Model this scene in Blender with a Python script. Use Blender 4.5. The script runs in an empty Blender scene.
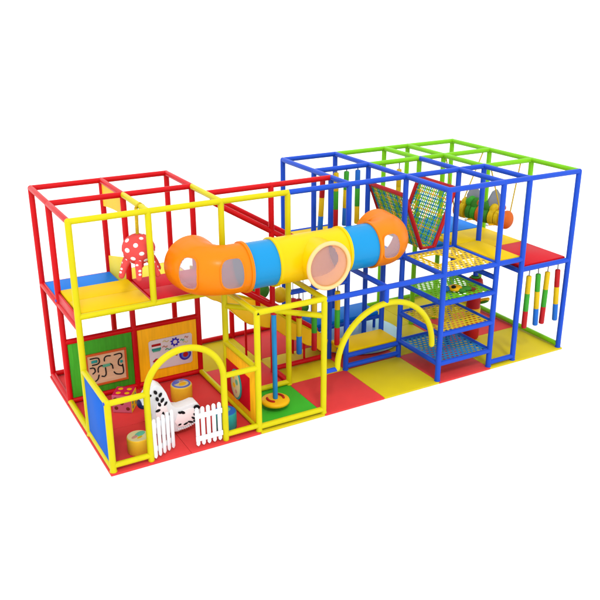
import bpy, bmesh, math, random
from mathutils import Vector, Matrix
random.seed(4)
S = bpy.context.scene
COL = S.collection
PI = math.pi

# ------------------------------------------------------------------ materials
def srgb(r, g, b):
    def f(c):
        c /= 255
        return c / 12.92 if c < .04045 else ((c + .055) / 1.055) ** 2.4
    return (f(r), f(g), f(b), 1)

MATS = {}
def mat(name, rgb, rough=.4, var=.06, scale=3.0, bump=.0, bscale=60, spec=.14, coat=0., sss=0., stretch=None):
    m = bpy.data.materials.new(name); m.use_nodes = True
    nt = m.node_tree; N = nt.nodes; L = nt.links
    p = N['Principled BSDF']
    p.inputs['Roughness'].default_value = rough
    p.inputs['Specular IOR Level'].default_value = spec
    p.inputs['Coat Weight'].default_value = coat
    p.inputs['Coat Roughness'].default_value = .2
    if sss:
        p.inputs['Subsurface Weight'].default_value = sss
        p.inputs['Subsurface Radius'].default_value = (.05, .04, .02)
    tc = N.new('ShaderNodeTexCoord')
    src = tc.outputs['Object']
    if stretch:
        mp = N.new('ShaderNodeMapping'); mp.inputs['Scale'].default_value = stretch
        L.new(src, mp.inputs['Vector']); src = mp.outputs['Vector']
    n = N.new('ShaderNodeTexNoise'); n.inputs['Scale'].default_value = scale; n.inputs['Detail'].default_value = 5
    L.new(src, n.inputs['Vector'])
    r = N.new('ShaderNodeValToRGB')
    c = rgb if len(rgb) == 4 else (*rgb, 1)
    r.color_ramp.elements[0].position = .3; r.color_ramp.elements[1].position = .7
    r.color_ramp.elements[0].color = (c[0]*(1-var), c[1]*(1-var), c[2]*(1-var), 1)
    r.color_ramp.elements[1].color = (min(1, c[0]*(1+var)), min(1, c[1]*(1+var)), min(1, c[2]*(1+var)), 1)
    L.new(n.outputs['Fac'], r.inputs['Fac']); L.new(r.outputs['Color'], p.inputs['Base Color'])
    # roughness breakup
    mr = N.new('ShaderNodeMapRange'); mr.inputs['To Min'].default_value = max(.05, rough-.08); mr.inputs['To Max'].default_value = min(1, rough+.1)
    L.new(n.outputs['Fac'], mr.inputs['Value']); L.new(mr.outputs['Result'], p.inputs['Roughness'])
    if bump:
        b = N.new('ShaderNodeTexNoise'); b.inputs['Scale'].default_value = bscale; b.inputs['Detail'].default_value = 3
        L.new(src, b.inputs['Vector'])
        bn = N.new('ShaderNodeBump'); bn.inputs['Strength'].default_value = bump; bn.inputs['Distance'].default_value = .01
        L.new(b.outputs['Fac'], bn.inputs['Height']); L.new(bn.outputs['Normal'], p.inputs['Normal'])
    MATS[name] = m
    return m

def pane_mat(name, rgb, clear):
    m = bpy.data.materials.new(name); m.use_nodes = True
    nt = m.node_tree; N = nt.nodes; L = nt.links
    p = N['Principled BSDF']; p.inputs['Base Color'].default_value = rgb; p.inputs['Roughness'].default_value = .12
    t = N.new('ShaderNodeBsdfTransparent'); t.inputs['Color'].default_value = (.96, .88, .9, 1)
    mx = N.new('ShaderNodeMixShader'); mx.inputs['Fac'].default_value = clear
    L.new(p.outputs[0], mx.inputs[1]); L.new(t.outputs[0], mx.inputs[2])
    L.new(mx.outputs[0], N['Material Output'].inputs['Surface'])
    MATS[name] = m
    return m

K = .60   # the scene is lit a little brighter than 1, colours are kept at their surface value
def C(r, g, b, k=K):
    a = srgb(r, g, b); return (a[0]*k, a[1]*k, a[2]*k, 1)

RED   = mat('red_tube_vinyl',    C(232, 12, 24), .38, .05, 4, .05, 90)
YEL   = mat('yellow_tube_vinyl', C(246, 234, 10, .56), .38, .04, 4, .05, 90)
BLU   = mat('blue_tube_vinyl',   C(32, 88, 224), .36, .05, 4, .05, 90)
GRN   = mat('green_tube_vinyl',  C(140, 226, 20), .36, .05, 4, .05, 90)
MRED  = mat('red_floor_foam',    C(232, 64, 64, .73), .62, .05, 2.2, .12, 160)
MYEL  = mat('yellow_floor_foam', C(236, 214, 24, .64), .62, .04, 2.2, .12, 160)
MGRN  = mat('green_floor_foam',  C(62, 186, 44, .8), .62, .05, 2.2, .12, 160)
DYEL  = mat('yellow_deck_vinyl', C(250, 208, 0, .70), .5, .05, 1.6, .08, 30, spec=.05)
DRED  = mat('red_deck_vinyl',    C(222, 20, 38, .68), .5, .06, 1.6, .08, 30, spec=.05)
DBLU  = mat('blue_deck_vinyl',   C(6, 134, 246, .66), .5, .05, 1.6, .08, 30, spec=.05)
PBLU  = mat('blue_panel_vinyl',  C(4, 116, 242, .56), .55, .05, 2, .08, 40, spec=.04)
PGRN  = mat('green_panel_board', C(62, 158, 36, .9), .5, .14, 4, .06, 40, stretch=(7, 7, .6))
PORG  = mat('amber_panel_board', C(250, 186, 20, .95), .5, .09, 4, .06, 40, stretch=(7, 7, .6))
PYEL  = mat('yellow_panel_board', C(246, 224, 30, .8), .5, .05, 3, .06, 40)
WOOD  = mat('pale_wood_board',   C(226, 186, 150, .8), .5, .08, 4, .05, 40, stretch=(1, 1, 9))
ORF   = mat('orange_frame_paint', C(236, 104, 44), .45, .05)
TORG  = mat('orange_tunnel_plastic', C(252, 148, 14, .9), .3, .03, 1.2, .0, 20, coat=.12, sss=.06)
TBLU  = mat('blue_tunnel_plastic', C(22, 162, 232, .76), .3, .03, 1.2, .0, 20, coat=.12)
TYEL  = mat('yellow_tunnel_plastic', C(253, 222, 12, .96), .3, .03, 1.2, .0, 20, coat=.12, sss=.06)
RIM   = mat('peach_rim_plastic', C(255, 214, 150, .95), .3, .03, coat=.3)
SLID  = mat('amber_slide_fibreglass', C(250, 214, 40, 1.0), .25, .08, 2.5, .02, 20, coat=.3)
WHITE = mat('white_paint',       C(238, 240, 244, .8), .4, .02, 5, .03, 60)
PINK  = mat('pale_pink_foam',    C(250, 236, 238, .9), .6, .04)
BLACK = mat('black_rubber',      C(28, 28, 32), .55, .1)
DIAL  = mat('indigo_dial_paint', C(52, 44, 190, .8), .45, .05)
NAVY  = mat('navy_vinyl',        C(34, 44, 92), .45, .08)
TEAL  = mat('teal_paint',        C(50, 176, 170), .45, .05)
POLE  = mat('azure_pole_vinyl',  C(36, 150, 222), .36, .04)
DISC  = mat('amber_disc_foam',   C(252, 194, 14, .72), .42, .05, 4, .1, 60)
HAND  = mat('dark_red_webbing',  C(196, 40, 24), .6, .08)
OCT   = mat('coral_plush',       C(232, 80, 78, .75), .75, .08, 12, .3, 120)
ROPE  = mat('yellow_rope',       C(228, 192, 40), .7, .15, 40, .3, 200)
GREY  = mat('grey_cord',         C(150, 150, 150), .7, .1)
RRED  = mat('red_roller_foam',   C(206, 30, 36), .42, .05, 4, .08, 60)
RYEL  = mat('yellow_roller_foam', C(244, 204, 24), .42, .05, 4, .08, 60)
RGRN  = mat('green_roller_foam', C(66, 178, 52), .42, .05, 4, .08, 60)
RBLU  = mat('blue_roller_foam',  C(36, 120, 224), .42, .05, 4, .08, 60)
STOOL = mat('amber_stool_vinyl', C(246, 194, 48, .8), .42, .06, 4, .08, 50)
CREAM = mat('cream_print',       C(244, 232, 168), .5, .06)
MINT  = mat('mint_print',        C(110, 208, 170), .5, .06)
ROSE  = mat('rose_print',        C(224, 160, 140), .5, .08)
VIOL  = mat('violet_print',      C(96, 112, 206, .8), .5, .08)
LILAC = mat('lilac_board',       C(222, 214, 222, .85), .45, .05)
MAGE  = mat('magenta_foam',      C(232, 24, 96), .5, .06, 4, .08, 60)
DPNK  = mat('pink_foam',         C(238, 116, 142), .55, .06, 4, .08, 60)
BROWN = mat('brown_spot_print',  C(140, 56, 40), .6, .08)
AQUA  = mat('pale_aqua_vinyl',   C(168, 220, 236, .8), .35, .05, 2, .1, 20, coat=.3)
NYEL  = mat('yellow_woven_web',  C(250, 210, 40, .75), .6, .05, 20, .1, 150)
NGRN  = mat('green_woven_web',   C(124, 214, 34, .75), .6, .05, 20, .1, 150)
NBLU  = mat('blue_woven_web',    C(26, 134, 206, .75), .6, .05, 20, .1, 150)
CGRN  = mat('green_net_cord',    C(126, 186, 44, .8), .65, .08, 20, .2, 150)
CBLU  = mat('teal_net_cord',     C(16, 136, 176, .8), .65, .08, 20, .2, 150)
CORG  = mat('amber_net_cord',    C(236, 180, 40, .8), .65, .08, 20, .2, 150)
PLUSH = mat('green_plush',       C(70, 150, 50), .75, .14, 12, .35, 120)
ORNG  = mat('orange_foam',       C(236, 112, 30), .5, .06, 6, .1, 60)
FINGR = mat('grey_vinyl',        C(150, 156, 166), .55, .08, 5, .1, 60)
PANE  = pane_mat('smoky_window_plastic', C(176, 170, 180, .8), .5)
DOME  = pane_mat('pink_bubble_plastic', C(252, 214, 216, .95), .84)
GROUND = mat('white_studio_floor', (.93, .93, .93), .9, .004, .5, spec=.1)

def see_through(m, f):
    # thin moulded plastic: part of the light passes through the wall
    nt = m.node_tree; N = nt.nodes; L = nt.links; p = N['Principled BSDF']
    t = N.new('ShaderNodeBsdfTranslucent'); mx = N.new('ShaderNodeMixShader'); mx.inputs['Fac'].default_value = f
    L.new(p.inputs['Base Color'].links[0].from_socket, t.inputs['Color'])
    L.new(p.outputs[0], mx.inputs[1]); L.new(t.outputs[0], mx.inputs[2]); L.new(mx.outputs[0], N['Material Output'].inputs['Surface'])
for m_, f_ in ((TYEL, .4), (TORG, .35), (TBLU, .2), (SLID, .35), (RIM, .3)): see_through(m_, f_)

# ------------------------------------------------------------------ mesh helpers
class MB:
    """collects shapes into one mesh; every shape may have its own material slot"""
    def __init__(s): s.v = []; s.f = []; s.mi = []; s.cur = 0
    def add(s, vs, fs):
        o = len(s.v); s.v += [tuple(v) for v in vs]
        for f in fs: s.f.append([i+o for i in f]); s.mi.append(s.cur)
        return s
    def slot(s, i): s.cur = i; return s
    def from_bm(s, bm, M=None):
        bm.verts.ensure_lookup_table()
        vs = [(M @ v.co if M else v.co) for v in bm.verts]
        for i, v in enumerate(bm.verts): v.index = i
        s.add(vs, [[v.index for v in f.verts] for f in bm.faces]); bm.free(); return s
    def box(s, c, d, bev=0., M=None, seg=2):
        bm = bmesh.new(); bmesh.ops.create_cube(bm, size=1)
        for v in bm.verts: v.co = Vector((v.co.x*d[0]+c[0], v.co.y*d[1]+c[1], v.co.z*d[2]+c[2]))
        if bev: bmesh.ops.bevel(bm, geom=bm.edges[:], offset=min(bev, min(d)*.49), segments=seg, profile=.5, affect='EDGES')
        return s.from_bm(bm, M)
    def sphere(s, c, r, u=16, v=10, M=None):
        bm = bmesh.new(); bmesh.ops.create_uvsphere(bm, u_segments=u, v_segments=v, radius=1)
        rr = r if hasattr(r, '__len__') else (r, r, r)
        for w in bm.verts:
            w.co = Vector((w.co.x*rr[0], w.co.y*rr[1], w.co.z*rr[2]))
            if M: w.co = M @ w.co
            w.co += Vector(c)
        return s.from_bm(bm)
    def tube(s, pts, r, seg=14, caps='round', closed=False):
        P = [Vector(p) for p in pts]; n = len(P)
        R = list(r) if hasattr(r, '__len__') else [r]*n
        T = []
        for i in range(n):
            a = P[i-1] if (i or closed) else P[0]; b = P[(i+1) % n] if (i < n-1 or closed) else P[-1]
            T.append((b-a).normalized())
        if caps == 'round' and not closed:
            hp, hr, ht = [], [], []
            for a in (0., .35, .7, 1.05, 1.35):
                hp.append(P[0]-T[0]*R[0]*math.cos(a)); hr.append(max(R[0]*math.sin(a), 1e-4)); ht.append(T[0])
            tp = [P[-1]+T[-1]*R[-1]*math.cos(a) for a in (1.35, 1.05, .7, .35, 0.)]
            tr = [max(R[-1]*math.sin(a), 1e-4) for a in (1.35, 1.05, .7, .35, 0.)]
            P = hp+P+tp; R = hr+R+tr; T = ht+T+[T[-1]]*5; n = len(P)
        up = Vector((0, 0, 1)) if abs(T[0].z) < .9 else Vector((0, 1, 0))
        u = (up - T[0]*up.dot(T[0])).normalized(); vs = []; fs = []
        for i in range(n):
            u = (u - T[i]*u.dot(T[i])).normalized(); w = T[i].cross(u)
            for k in range(seg):
                a = 2*PI*k/seg; vs.append(P[i] + u*(R[i]*math.cos(a)) + w*(R[i]*math.sin(a)))
        m = n if closed else n-1
        for i in range(m):
            j = (i+1) % n
            for k in range(seg):
                k2 = (k+1) % seg; fs.append((i*seg+k, i*seg+k2, j*seg+k2, j*seg+k))
        if not closed and caps != 'open':
            fs.append(tuple(reversed(range(seg)))); fs.append(tuple(range((n-1)*seg, n*seg)))
        return s.add(vs, fs)
    def lathe(s, c, prof, seg=32, axis='z', M=None):
        """prof: (radius, height) pairs from the bottom up"""
        vs = []; fs = []; n = len(prof)
        for r, h in prof:
            for k in range(seg):
                a = 2*PI*k/seg; p = Vector((max(r, 1e-4)*math.cos(a), max(r, 1e-4)*math.sin(a), h))
                if axis == 'y': p = Vector((p.x, -p.z, p.y))
                if axis == 'x': p = Vector((p.z, p.x, p.y))
                if M: p = M @ p
                vs.append(p+Vector(c))
        for i in range(n-1):
            for k in range(seg):
                k2 = (k+1) % seg; fs.append((i*seg+k, i*seg+k2, (i+1)*seg+k2, (i+1)*seg+k))
        fs.append(tuple(reversed(range(seg)))); fs.append(tuple(range((n-1)*seg, n*seg)))
        return s.add(vs, fs)
    def prism(s, poly, fn, t0, t1, bev=0.):
        """poly in (u,v); fn(u,v,t) gives the point"""
        bm = bmesh.new(); a = [bm.verts.new(fn(u, v, t0)) for u, v in poly]; b = [bm.verts.new(fn(u, v, t1)) for u, v in poly]
        n = len(poly); bm.faces.new(a); bm.faces.new(list(reversed(b)))
        for i in range(n): bm.faces.new((a[i], b[i], b[(i+1) % n], a[(i+1) % n]))
        bmesh.ops.recalc_face_normals(bm, faces=bm.faces[:])
        if bev:
            ed = [e for e in bm.edges if len(e.link_faces) == 2 and e.calc_face_angle(0) > .6]
            bmesh.ops.bevel(bm, geom=ed, offset=bev, segments=2, profile=.5, affect='EDGES')
        return s.from_bm(bm)
    def build(s, name, m, parent=None, angle=42, label=None, kind=None, wn=False):
        me = bpy.data.meshes.new(name)
        org = Vector((0, 0, 0))
        if parent is None:
            lo = Vector([min(v[i] for v in s.v) for i in range(3)]); hi = Vector([max(v[i] for v in s.v) for i in range(3)])
            org = Vector(((lo.x+hi.x)/2, (lo.y+hi.y)/2, lo.z))
        else: org = PORG_.get(parent.name, Vector((0, 0, 0)))
        me.from_pydata([Vector(v)-org for v in s.v], [], s.f)
        bm = bmesh.new(); bm.from_mesh(me); bmesh.ops.recalc_face_normals(bm, faces=bm.faces[:]); bm.to_mesh(me); bm.free()
        for x in (m if isinstance(m, (list, tuple)) else [m]): me.materials.append(x)
        me.polygons.foreach_set('material_index', s.mi)
        me.polygons.foreach_set('use_smooth', [True]*len(me.polygons))
        me.set_sharp_from_angle(angle=math.radians(angle))
        o = bpy.data.objects.new(name, me); COL.objects.link(o)
        if parent is None: o.location = org
        else: o.parent = parent; PORG_[o.name] = org
        if label: o['label'] = label
        if kind: o['kind'] = kind
        return o
PORG_ = {}

def tag(o, label, cat, group=None):
    o['label'] = label; o['category'] = cat
    if group: o['group'] = group
    return o
def thing(name, loc, label, cat, group=None):
    o = bpy.data.objects.new(name, None); COL.objects.link(o); o.location = loc; o.empty_display_size = .2
    PORG_[o.name] = Vector(loc)
    return tag(o, label, cat, group)
def arc(c, r, a0, a1, n, fn):
    return [fn(c[0]+r*math.cos(a0+(a1-a0)*i/n), c[1]+r*math.sin(a0+(a1-a0)*i/n)) for i in range(n+1)]

# ------------------------------------------------------------------ setting
g = MB(); n = 96; R = 1500
g.add([(4+R*math.cos(2*PI*i/n), R*math.sin(2*PI*i/n), -.036) for i in range(n)], [tuple(range(n))])
o = g.build('floor', GROUND); o['kind'] = 'structure'

# ------------------------------------------------------------------ main frame
H = 3.51; D = 2.02; LO = 1.83; PR = .05; RR = .0475
X = dict(c1=0, c2=1.2, c3=2.4, c4=3.6, c5=4.8, c6=6.0, c7=7.2, h7=7.8, c8=9.0)
frame = thing('play_frame', (4.5, .6, 0), 'big tubular climbing frame of red, yellow, blue and green padded pipes holding up every deck', 'climbing frame')
CN = {'R': (RED, 'red'), 'Y': (YEL, 'yellow'), 'B': (BLU, 'blue'), 'G': (GRN, 'lime green')}
def post(x, y, z0, z1, c):
    m, nm = CN[c]
    b = MB(); rnd = [(PR*math.sin(a), z1-.0+PR*math.cos(a)) for a in (1.57, 1.2, .8, .4, 0.02)]
    b.lathe((x, y, 0), [(PR+.006, z0), (PR+.006, z0+.012), (PR, z0+.016)]+[(PR, z1)]+rnd[1:], 18)
    return b.build('post', m, frame, label=nm+' padded upright post')
def rail(p, q, c, kind='top_rail', r=RR):
    m, nm = CN[c]
    return MB().tube([p, q], r, 16, 'round').build(kind, m, frame, label=nm+' padded '+kind.replace('_', ' '))

# uprights: (column, y, colour, z1)
for cx, y, c, z1 in [
    ('c1', 2.4, 'R', H), ('c1', 1.2, 'R', H), ('c1', 0, 'Y', H),
    ('c2', 2.4, 'R', H), ('c2', 1.2, 'R', H), 
    ('c3', 2.4, 'R', H), ('c3', 1.2, 'R', H), ('c3', 0, 'Y', H),
    ('c4', 0, 'Y', H), ('c4', .6, 'R', H), ('c4', 1.2, 'R', 1.72), ('c4', 2.4, 'R', 1.3),
    ('c5', 2.4, 'B', H), ('c5', 1.2, 'B', H), ('c5', .6, 'B', H), ('c5', 0, 'B', H),
    ('c6', 2.4, 'B', H), ('c6', 1.2, 'B', H), ('c6', .6, 'B', D), ('c6', 0, 'B', H), ('c6', -1.2, 'B', H),
    ('c7', 2.4, 'G', H), ('c7', 1.2, 'G', H), ('c7', 0, 'B', H), ('c7', -1.2, 'B', H),
    ('h7', 2.4, 'G', H), ('h7', 1.2, 'G', H), ('h7', 0, 'B', H), ('h7', -1.2, 'B', H),
    ('c8', 2.4, 'G', H), ('c8', 1.2, 'G', H), ('c8', 0, 'G', H), ('c8', -1.2, 'B', H),
    ('c3', -1.2, 'Y', 2.04), ('c4', -1.2, 'Y', 2.04)]:
    post(X[cx], y, 0, z1, c)
MB().lathe((1.2, 0, 0), [(PR, D), (PR, H)]+[(PR*math.sin(a), H+PR*math.cos(a)) for a in (1.2, .8, .4, .02)], 18).build('post', YEL, frame, label='yellow padded upright post')
# top rails
def tx(a, b, y, c): rail((X[a], y, H), (X[b], y, H), c)
def ty(a, y0, y1, c): rail((X[a], y0, H), (X[a], y1, H), c)
for a, b in (('c1', 'c2'), ('c2', 'c3')): tx(a, b, 2.4, 'R'); tx(a, b, 1.2, 'R'); tx(a, b, 0, 'Y')
tx('c3', 'c4', 0, 'Y'); tx('c4', 'c5', 0, 'B')
for a, b, c in (('c5', 'c6', 'B'), ('c6', 'c7', 'G'), ('c7', 'h7', 'G'), ('h7', 'c8', 'G')): tx(a, b, 2.4, c); tx(a, b, 1.2, c)
for a, b, c in (('c5', 'c6', 'B'), ('c6', 'c7', 'B'), ('c7', 'h7', 'B'), ('h7', 'c8', 'G')): tx(a, b, 0, c)
for a, b in (('c6', 'c7'), ('c7', 'h7'), ('h7', 'c8')): tx(a, b, -1.2, 'B')
for a in ('c1', 'c2', 'c3'): ty(a, 1.2, 2.4, 'R')
ty('c1', 0, 1.2, 'R'); ty('c2', 0, 1.2, 'Y'); ty('c3', 0, 1.2, 'Y')
for a, c in (('c5', 'B'), ('c6', 'B'), ('c7', 'G'), ('h7', 'G'), ('c8', 'G')): ty(a, 1.2, 2.4, c)
for a, c in (('c5', 'B'), ('c6', 'B'), ('c7', 'B'), ('h7', 'G'), ('c8', 'G')): ty(a, 0, 1.2, c)
for a, c in (('c6', 'B'), ('c7', 'B'), ('h7', 'B'), ('c8', 'G')): ty(a, -1.2, 0, c)
rail((2.44, .6, H), (4.8, .6, H), 'R')
rail((2.5, .6, H-.15), (4.78, .6, 1.98), 'R', 'sloping_rail'); rail((2.42, 1.2, H-.02), (4.78, 1.2, 2.08), 'R', 'sloping_rail')
for y in (.6, 1.2): rail((2.42, y, 2.12), (4.5, y, .66), 'R', 'sloping_rail')
# deck rails
def dx(a, b, y, z, c): rail((X[a], y, z), (X[b], y, z), c, 'deck_rail')
def dy(a, y0, y1, z, c): rail((X[a], y0, z), (X[a], y1, z), c, 'deck_rail')
dx('c1', 'c2', 0, D, 'Y'); dx('c2', 'c3', 0, D, 'Y')
dx('c1', 'c2', 1.2, D-.06, 'R'); dx('c2', 'c3', 1.2, D-.06, 'R')
dx('c1', 'c2', 2.4, LO-.05, 'R'); dx('c2', 'c3', 2.4, LO-.05, 'R')
dy('c1', 0, 1.2, LO, 'R'); dy('c1', 1.2, 2.4, LO-.03, 'R'); dy('c2', .14, 1.2, D-.03, 'R'); dy('c2', 1.2, 2.4, LO-.05, 'R'); dy('c3', 0, 1.2, D-.05, 'Y'); dy('c3', 1.2, 2.4, LO-.05, 'R')
dx('c3', 'c4', -1.2, D+.02, 'Y'); dy('c3', -1.2, 0, D+.02, 'Y'); dy('c4', -1.2, 0, D+.02, 'Y'); dx('c3', 'c4', 0, D, 'Y')
rail((2.4, 0, 1.75), (3.6, -1.2, 1.75), 'Y', 'deck_rail')
dx('c4', 'c5', -1.2, D, 'B'); dx('c5', 'c6', -1.2, D, 'B'); dx('c5', 'c6', 0, D, 'B'); dy('c5', -1.2, 0, D, 'B'); dy('c5', 0, 1.2, D, 'B'); dy('c5', 1.2, 2.4, D, 'B')
dx('c5', 'c6', 2.4, D, 'B'); dx('c5', 'c6', 1.2, D, 'B'); dy('c6', 0, 1.2, D, 'B')
dx('c4', 'c5', 0, 1.75, 'B')
dx('c6', 'c7', 0, D, 'B'); dx('c6', 'c7', -1.2, D, 'B'); dy('c6', -1.2, 0, D, 'B'); dy('c7', -1.2, 0, D, 'B'); dx('c7', 'h7', -1.2, D, 'B'); dy('c7', -1.2, 0, 1.76, 'B')
dy('h7', -1.2, 0, LO-.05, 'B'); dx('h7', 'c8', -1.2, LO-.02, 'B'); dx('h7', 'c8', 0, LO-.06, 'B'); dx('c7', 'h7', 0, LO-.05, 'B'); dy('c7', 0, 1.2, LO-.02, 'B')
dx('c7', 'h7', 1.2, LO-.06, 'G'); dx('h7', 'c8', 1.2, LO-.06, 'G'); dy('c8', -1.2, 0, LO-.05, 'G'); dy('c8', 0, 1.2, LO-.05, 'G')
for z in (1.49, .90, .33):
    dx('c6', 'c7', -1.2, z, 'B'); dx('c6', 'c7', 0, z, 'B'); dy('c6', -1.2, 0, z, 'B'); dy('c7', -1.2, 0, z, 'B')
# floor rails
def fx(a, b, y, c, z=.05): rail((X[a], y, z), (X[b], y, z), c, 'floor_rail')
def fy(a, y0, y1, c, z=.05): rail((X[a], y0, z), (X[a], y1, z), c, 'floor_rail')
fy('c1', 1.2, 2.4, 'R'); fy('c1', 0, 1.2, 'Y'); fy('c1', -1.2, 0, 'Y')
fx('c1', 'c2', 2.4, 'R'); fx('c2', 'c3', 2.4, 'R'); fx('c3', 'c4', 2.4, 'R'); fx('c4', 'c5', 2.4, 'R')
fx('c1', 'c2', 1.2, 'R'); fx('c2', 'c3', 1.2, 'R'); fx('c1', 'c2', 1.2, 'R', 1.14); fx('c2', 'c3', 1.2, 'R', 1.14)
fy('c3', 0, 1.2, 'Y'); fy('c3', -1.2, 0, 'Y'); fy('c3', -1.2, 0, 'Y', 1.09)
fx('c3', 'c4', -1.2, 'Y', .07); fx('c3', 'c4', 0, 'Y'); 
rail((3.65, .6, .06), (4.70, .6, .06), 'R', 'floor_rail'); fy('c4', 0.05, .6, 'R', .05)
fx('c5', 'c6', 0, 'B', .07); fx('c5', 'c6', 0, 'B', .28)
fx('c7', 'h7', -1.2, 'B', .08)
for a, b in (('c5', 'c6'), ('c6', 'c7'), ('c7', 'c8')): fx(a, b, 2.4, 'G', .06)
fy('c8', 1.2, 2.4, 'G', .06); fy('c8', 0, 1.2, 'G', .06); fy('c8', -1.2, 0, 'G', .06)
# push-in caps seen on the joints
for p in ((-.05, -1.2, 1.13), (-.05, 1.2, 1.9)):
    MB().lathe(p, [(.001, -.012), (.022, -.008), (.026, 0), (.026, .02)], 14, axis='x').build('joint_cap', BLU, frame, label='small blue round joint cap')
MB().prism([(-.022, -.016), (.022, -.016), (0, .024)], lambda u, v, t: (2.4+u, -1.2-.052-t, 2.04+v), 0, .006).build('joint_cap', BLACK, frame, label='small dark triangular joint cap')

# ------------------------------------------------------------------ floor mats
def mat_tile(x0, x1, y0, y1, m, label):
    e = .004
    b = MB().box(((x0+x1)/2, (y0+y1)/2, -.018), (x1-x0-e, y1-y0-e, .034), .008)
    return tag(b.build('floor_mat', m), label, 'foam mat', 'foam floor mats')
F0 = -1.27
mat_tile(-.06, 1.2, F0, 0, MRED, 'red mat inside the toddler pen beside the blue side panel')
mat_tile(1.2, 2.4, F0, 0, MRED, 'red mat inside the toddler pen under the white picket gate')
mat_tile(-.06, 1.2, 0, 1.2, MRED, 'red mat in front of the green maze wall panel')
mat_tile(1.2, 2.4, 0, 1.2, MRED, 'red mat in front of the amber activity wall panel')
mat_tile(-.06, 1.2, 1.2, 2.46, MRED, 'red mat behind the green maze wall panel')
mat_tile(1.2, 2.4, 1.2, 2.46, MRED, 'red mat behind the amber activity wall panel')
b = MB().box((3.0, -1.225, -.017), (1.19, .09, .036), .008); tag(b.build('edge_strip', MYEL), 'yellow edging strip along the front of the green mat', 'edging')
mat_tile(2.4, 3.6, -1.178, 0, MGRN, 'green mat under the round disc swing')
mat_tile(2.4, 3.6, 0, 1.2, MRED, 'red mat directly behind the disc swing bay')
mat_tile(2.4, 3.6, 1.2, 2.46, MYEL, 'yellow mat under the high end of the slide at the back')
mat_tile(3.6, 4.8, F0, 0, MRED, 'red mat at the front under the left foot of the big yellow arch')
mat_tile(3.6, 4.8, 0, 1.2, MYEL, 'yellow mat under the three hanging rollers below the tunnel')
mat_tile(3.6, 4.8, 1.2, 2.46, MRED, 'red mat at the back beside the foot of the slide')
mat_tile(4.8, 6.0, F0, 0, MYEL, 'yellow mat at the front in the middle of the big yellow arch')
mat_tile(4.8, 6.0, 0, 1.2, MRED, 'red mat beneath the low yellow step deck')
mat_tile(4.8, 6.0, 1.2, 2.46, MYEL, 'yellow mat beneath the low blue bench')
mat_tile(6.0, 7.2, F0, 0, MRED, 'red mat beneath the stack of mesh platforms')
mat_tile(6.0, 7.2, 0, 1.2, MYEL, 'yellow mat behind the stack of mesh platforms')
mat_tile(6.0, 7.2, 1.2, 2.46, MYEL, 'yellow mat along the green rear rail behind the mesh platforms')
mat_tile(7.2, 9.06, F0, 0, MYEL, 'yellow mat at the right front under the four hanging rollers')
mat_tile(7.2, 9.06, 0, 1.2, MRED, 'red mat at the right behind the red padded column')
mat_tile(7.2, 9.06, 1.2, 2.46, MYEL, 'yellow mat in the rear right corner by the green rails')

# ------------------------------------------------------------------ deck pads
def deck(x0, x1, y0, y1, z, m, label, t=.07, quilts=0):
    b = MB(); e = .006
    if quilts:
        w = (y1-y0-e)/quilts
        for i in range(quilts): b.box(((x0+x1)/2, y0+e/2+w*(i+.5), z-t/2), (x1-x0-e, w-.002, t), .012)
    else: b.box(((x0+x1)/2, (y0+y1)/2, z-t/2), (x1-x0-e, y1-y0-e, t), .014)
    return tag(b.build('deck_pad', m), label, 'deck', 'padded decks')
deck(.03, 1.17, .045, 1.2, D+.045, DYEL, 'yellow padded deck in the upper left bay beside the hanging octopus', quilts=2)
deck(1.23, 2.4, .045, 1.2, D+.03, DRED, 'red padded deck leading into the left end of the tunnel', quilts=2)
deck(.03, 1.2, 1.22, 2.37, LO+.01, DBLU, 'blue padded deck one step down at the rear left corner')
deck(1.2, 2.4, 1.22, 2.37, LO+.01, PYEL, 'yellow padded deck one step down behind the octopus')
deck(4.83, 5.97, .045, 1.17, D+.03, DYEL, 'yellow padded deck at the right end of the tunnel')
deck(4.83, 5.97, 1.2, 2.37, D+.03, DYEL, 'yellow padded deck under the row of upper hanging rollers')
deck(7.245, 7.8, -1.155, .0, D+.045, DYEL, 'narrow yellow padded deck beside the top mesh platform')
deck(7.245, 7.8, .0, .6, D+.045, DYEL, 'short yellow padded deck at the near end of the caterpillar swing')
deck(7.82, 8.96, -1.155, .0, LO+.045, DRED, 'red padded deck one step down above the four hanging rollers')
deck(7.82, 8.96, .0, 1.2, LO+.045, DYEL, 'yellow padded deck directly below the caterpillar swing')
deck(7.2, 7.8, .62, 1.2, LO+.045, DBLU, 'small blue padded deck between the net valley and the caterpillar swing')
deck(7.2, 8.96, 1.22, 2.37, LO+.045, DBLU, 'long blue padded deck in the rear right corner')
tag(MB().box((0, .62, 1.945), (.03, 1.1, .2), .01).build('fascia_board', RED), 'thin red board closing the left edge of the yellow deck', 'board')
# low decks
t = thing('step_deck', (5.4, .3, 0), 'low yellow step deck on blue rails behind the big yellow arch', 'deck', 'padded decks')
MB().box((5.4, .31, .335), (1.16, .56, .06), .014).build('pad', DYEL, t)
for x in (4.95, 5.85): MB().tube([(x, .5, .01), (x, .5, .3)], .03, 12, 'flat').build('leg', BLU, t)
t = thing('low_bench', (5.7, 1.6, 0), 'low blue padded bench at the back behind the step deck', 'bench')
MB().box((5.68, 1.62, .345), (1.5, .62, .09), .02).build('seat', DBLU, t)
MB().tube([(4.95, 1.285, .29), (6.42, 1.285, .29)], .04, 12).build('front_rail', BLU, t)
for x in (5.0, 6.36):
    for y in (1.36, 1.88): MB().tube([(x, y, .01), (x, y, .3)], .03, 12, 'flat').build('leg', BLU, t)
b = MB().lathe((5.8, 1.3, 0), [(.92, .002), (.98, .006), (1.0, .02), (.98, .032), (.92, .036)], 64)
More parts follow.
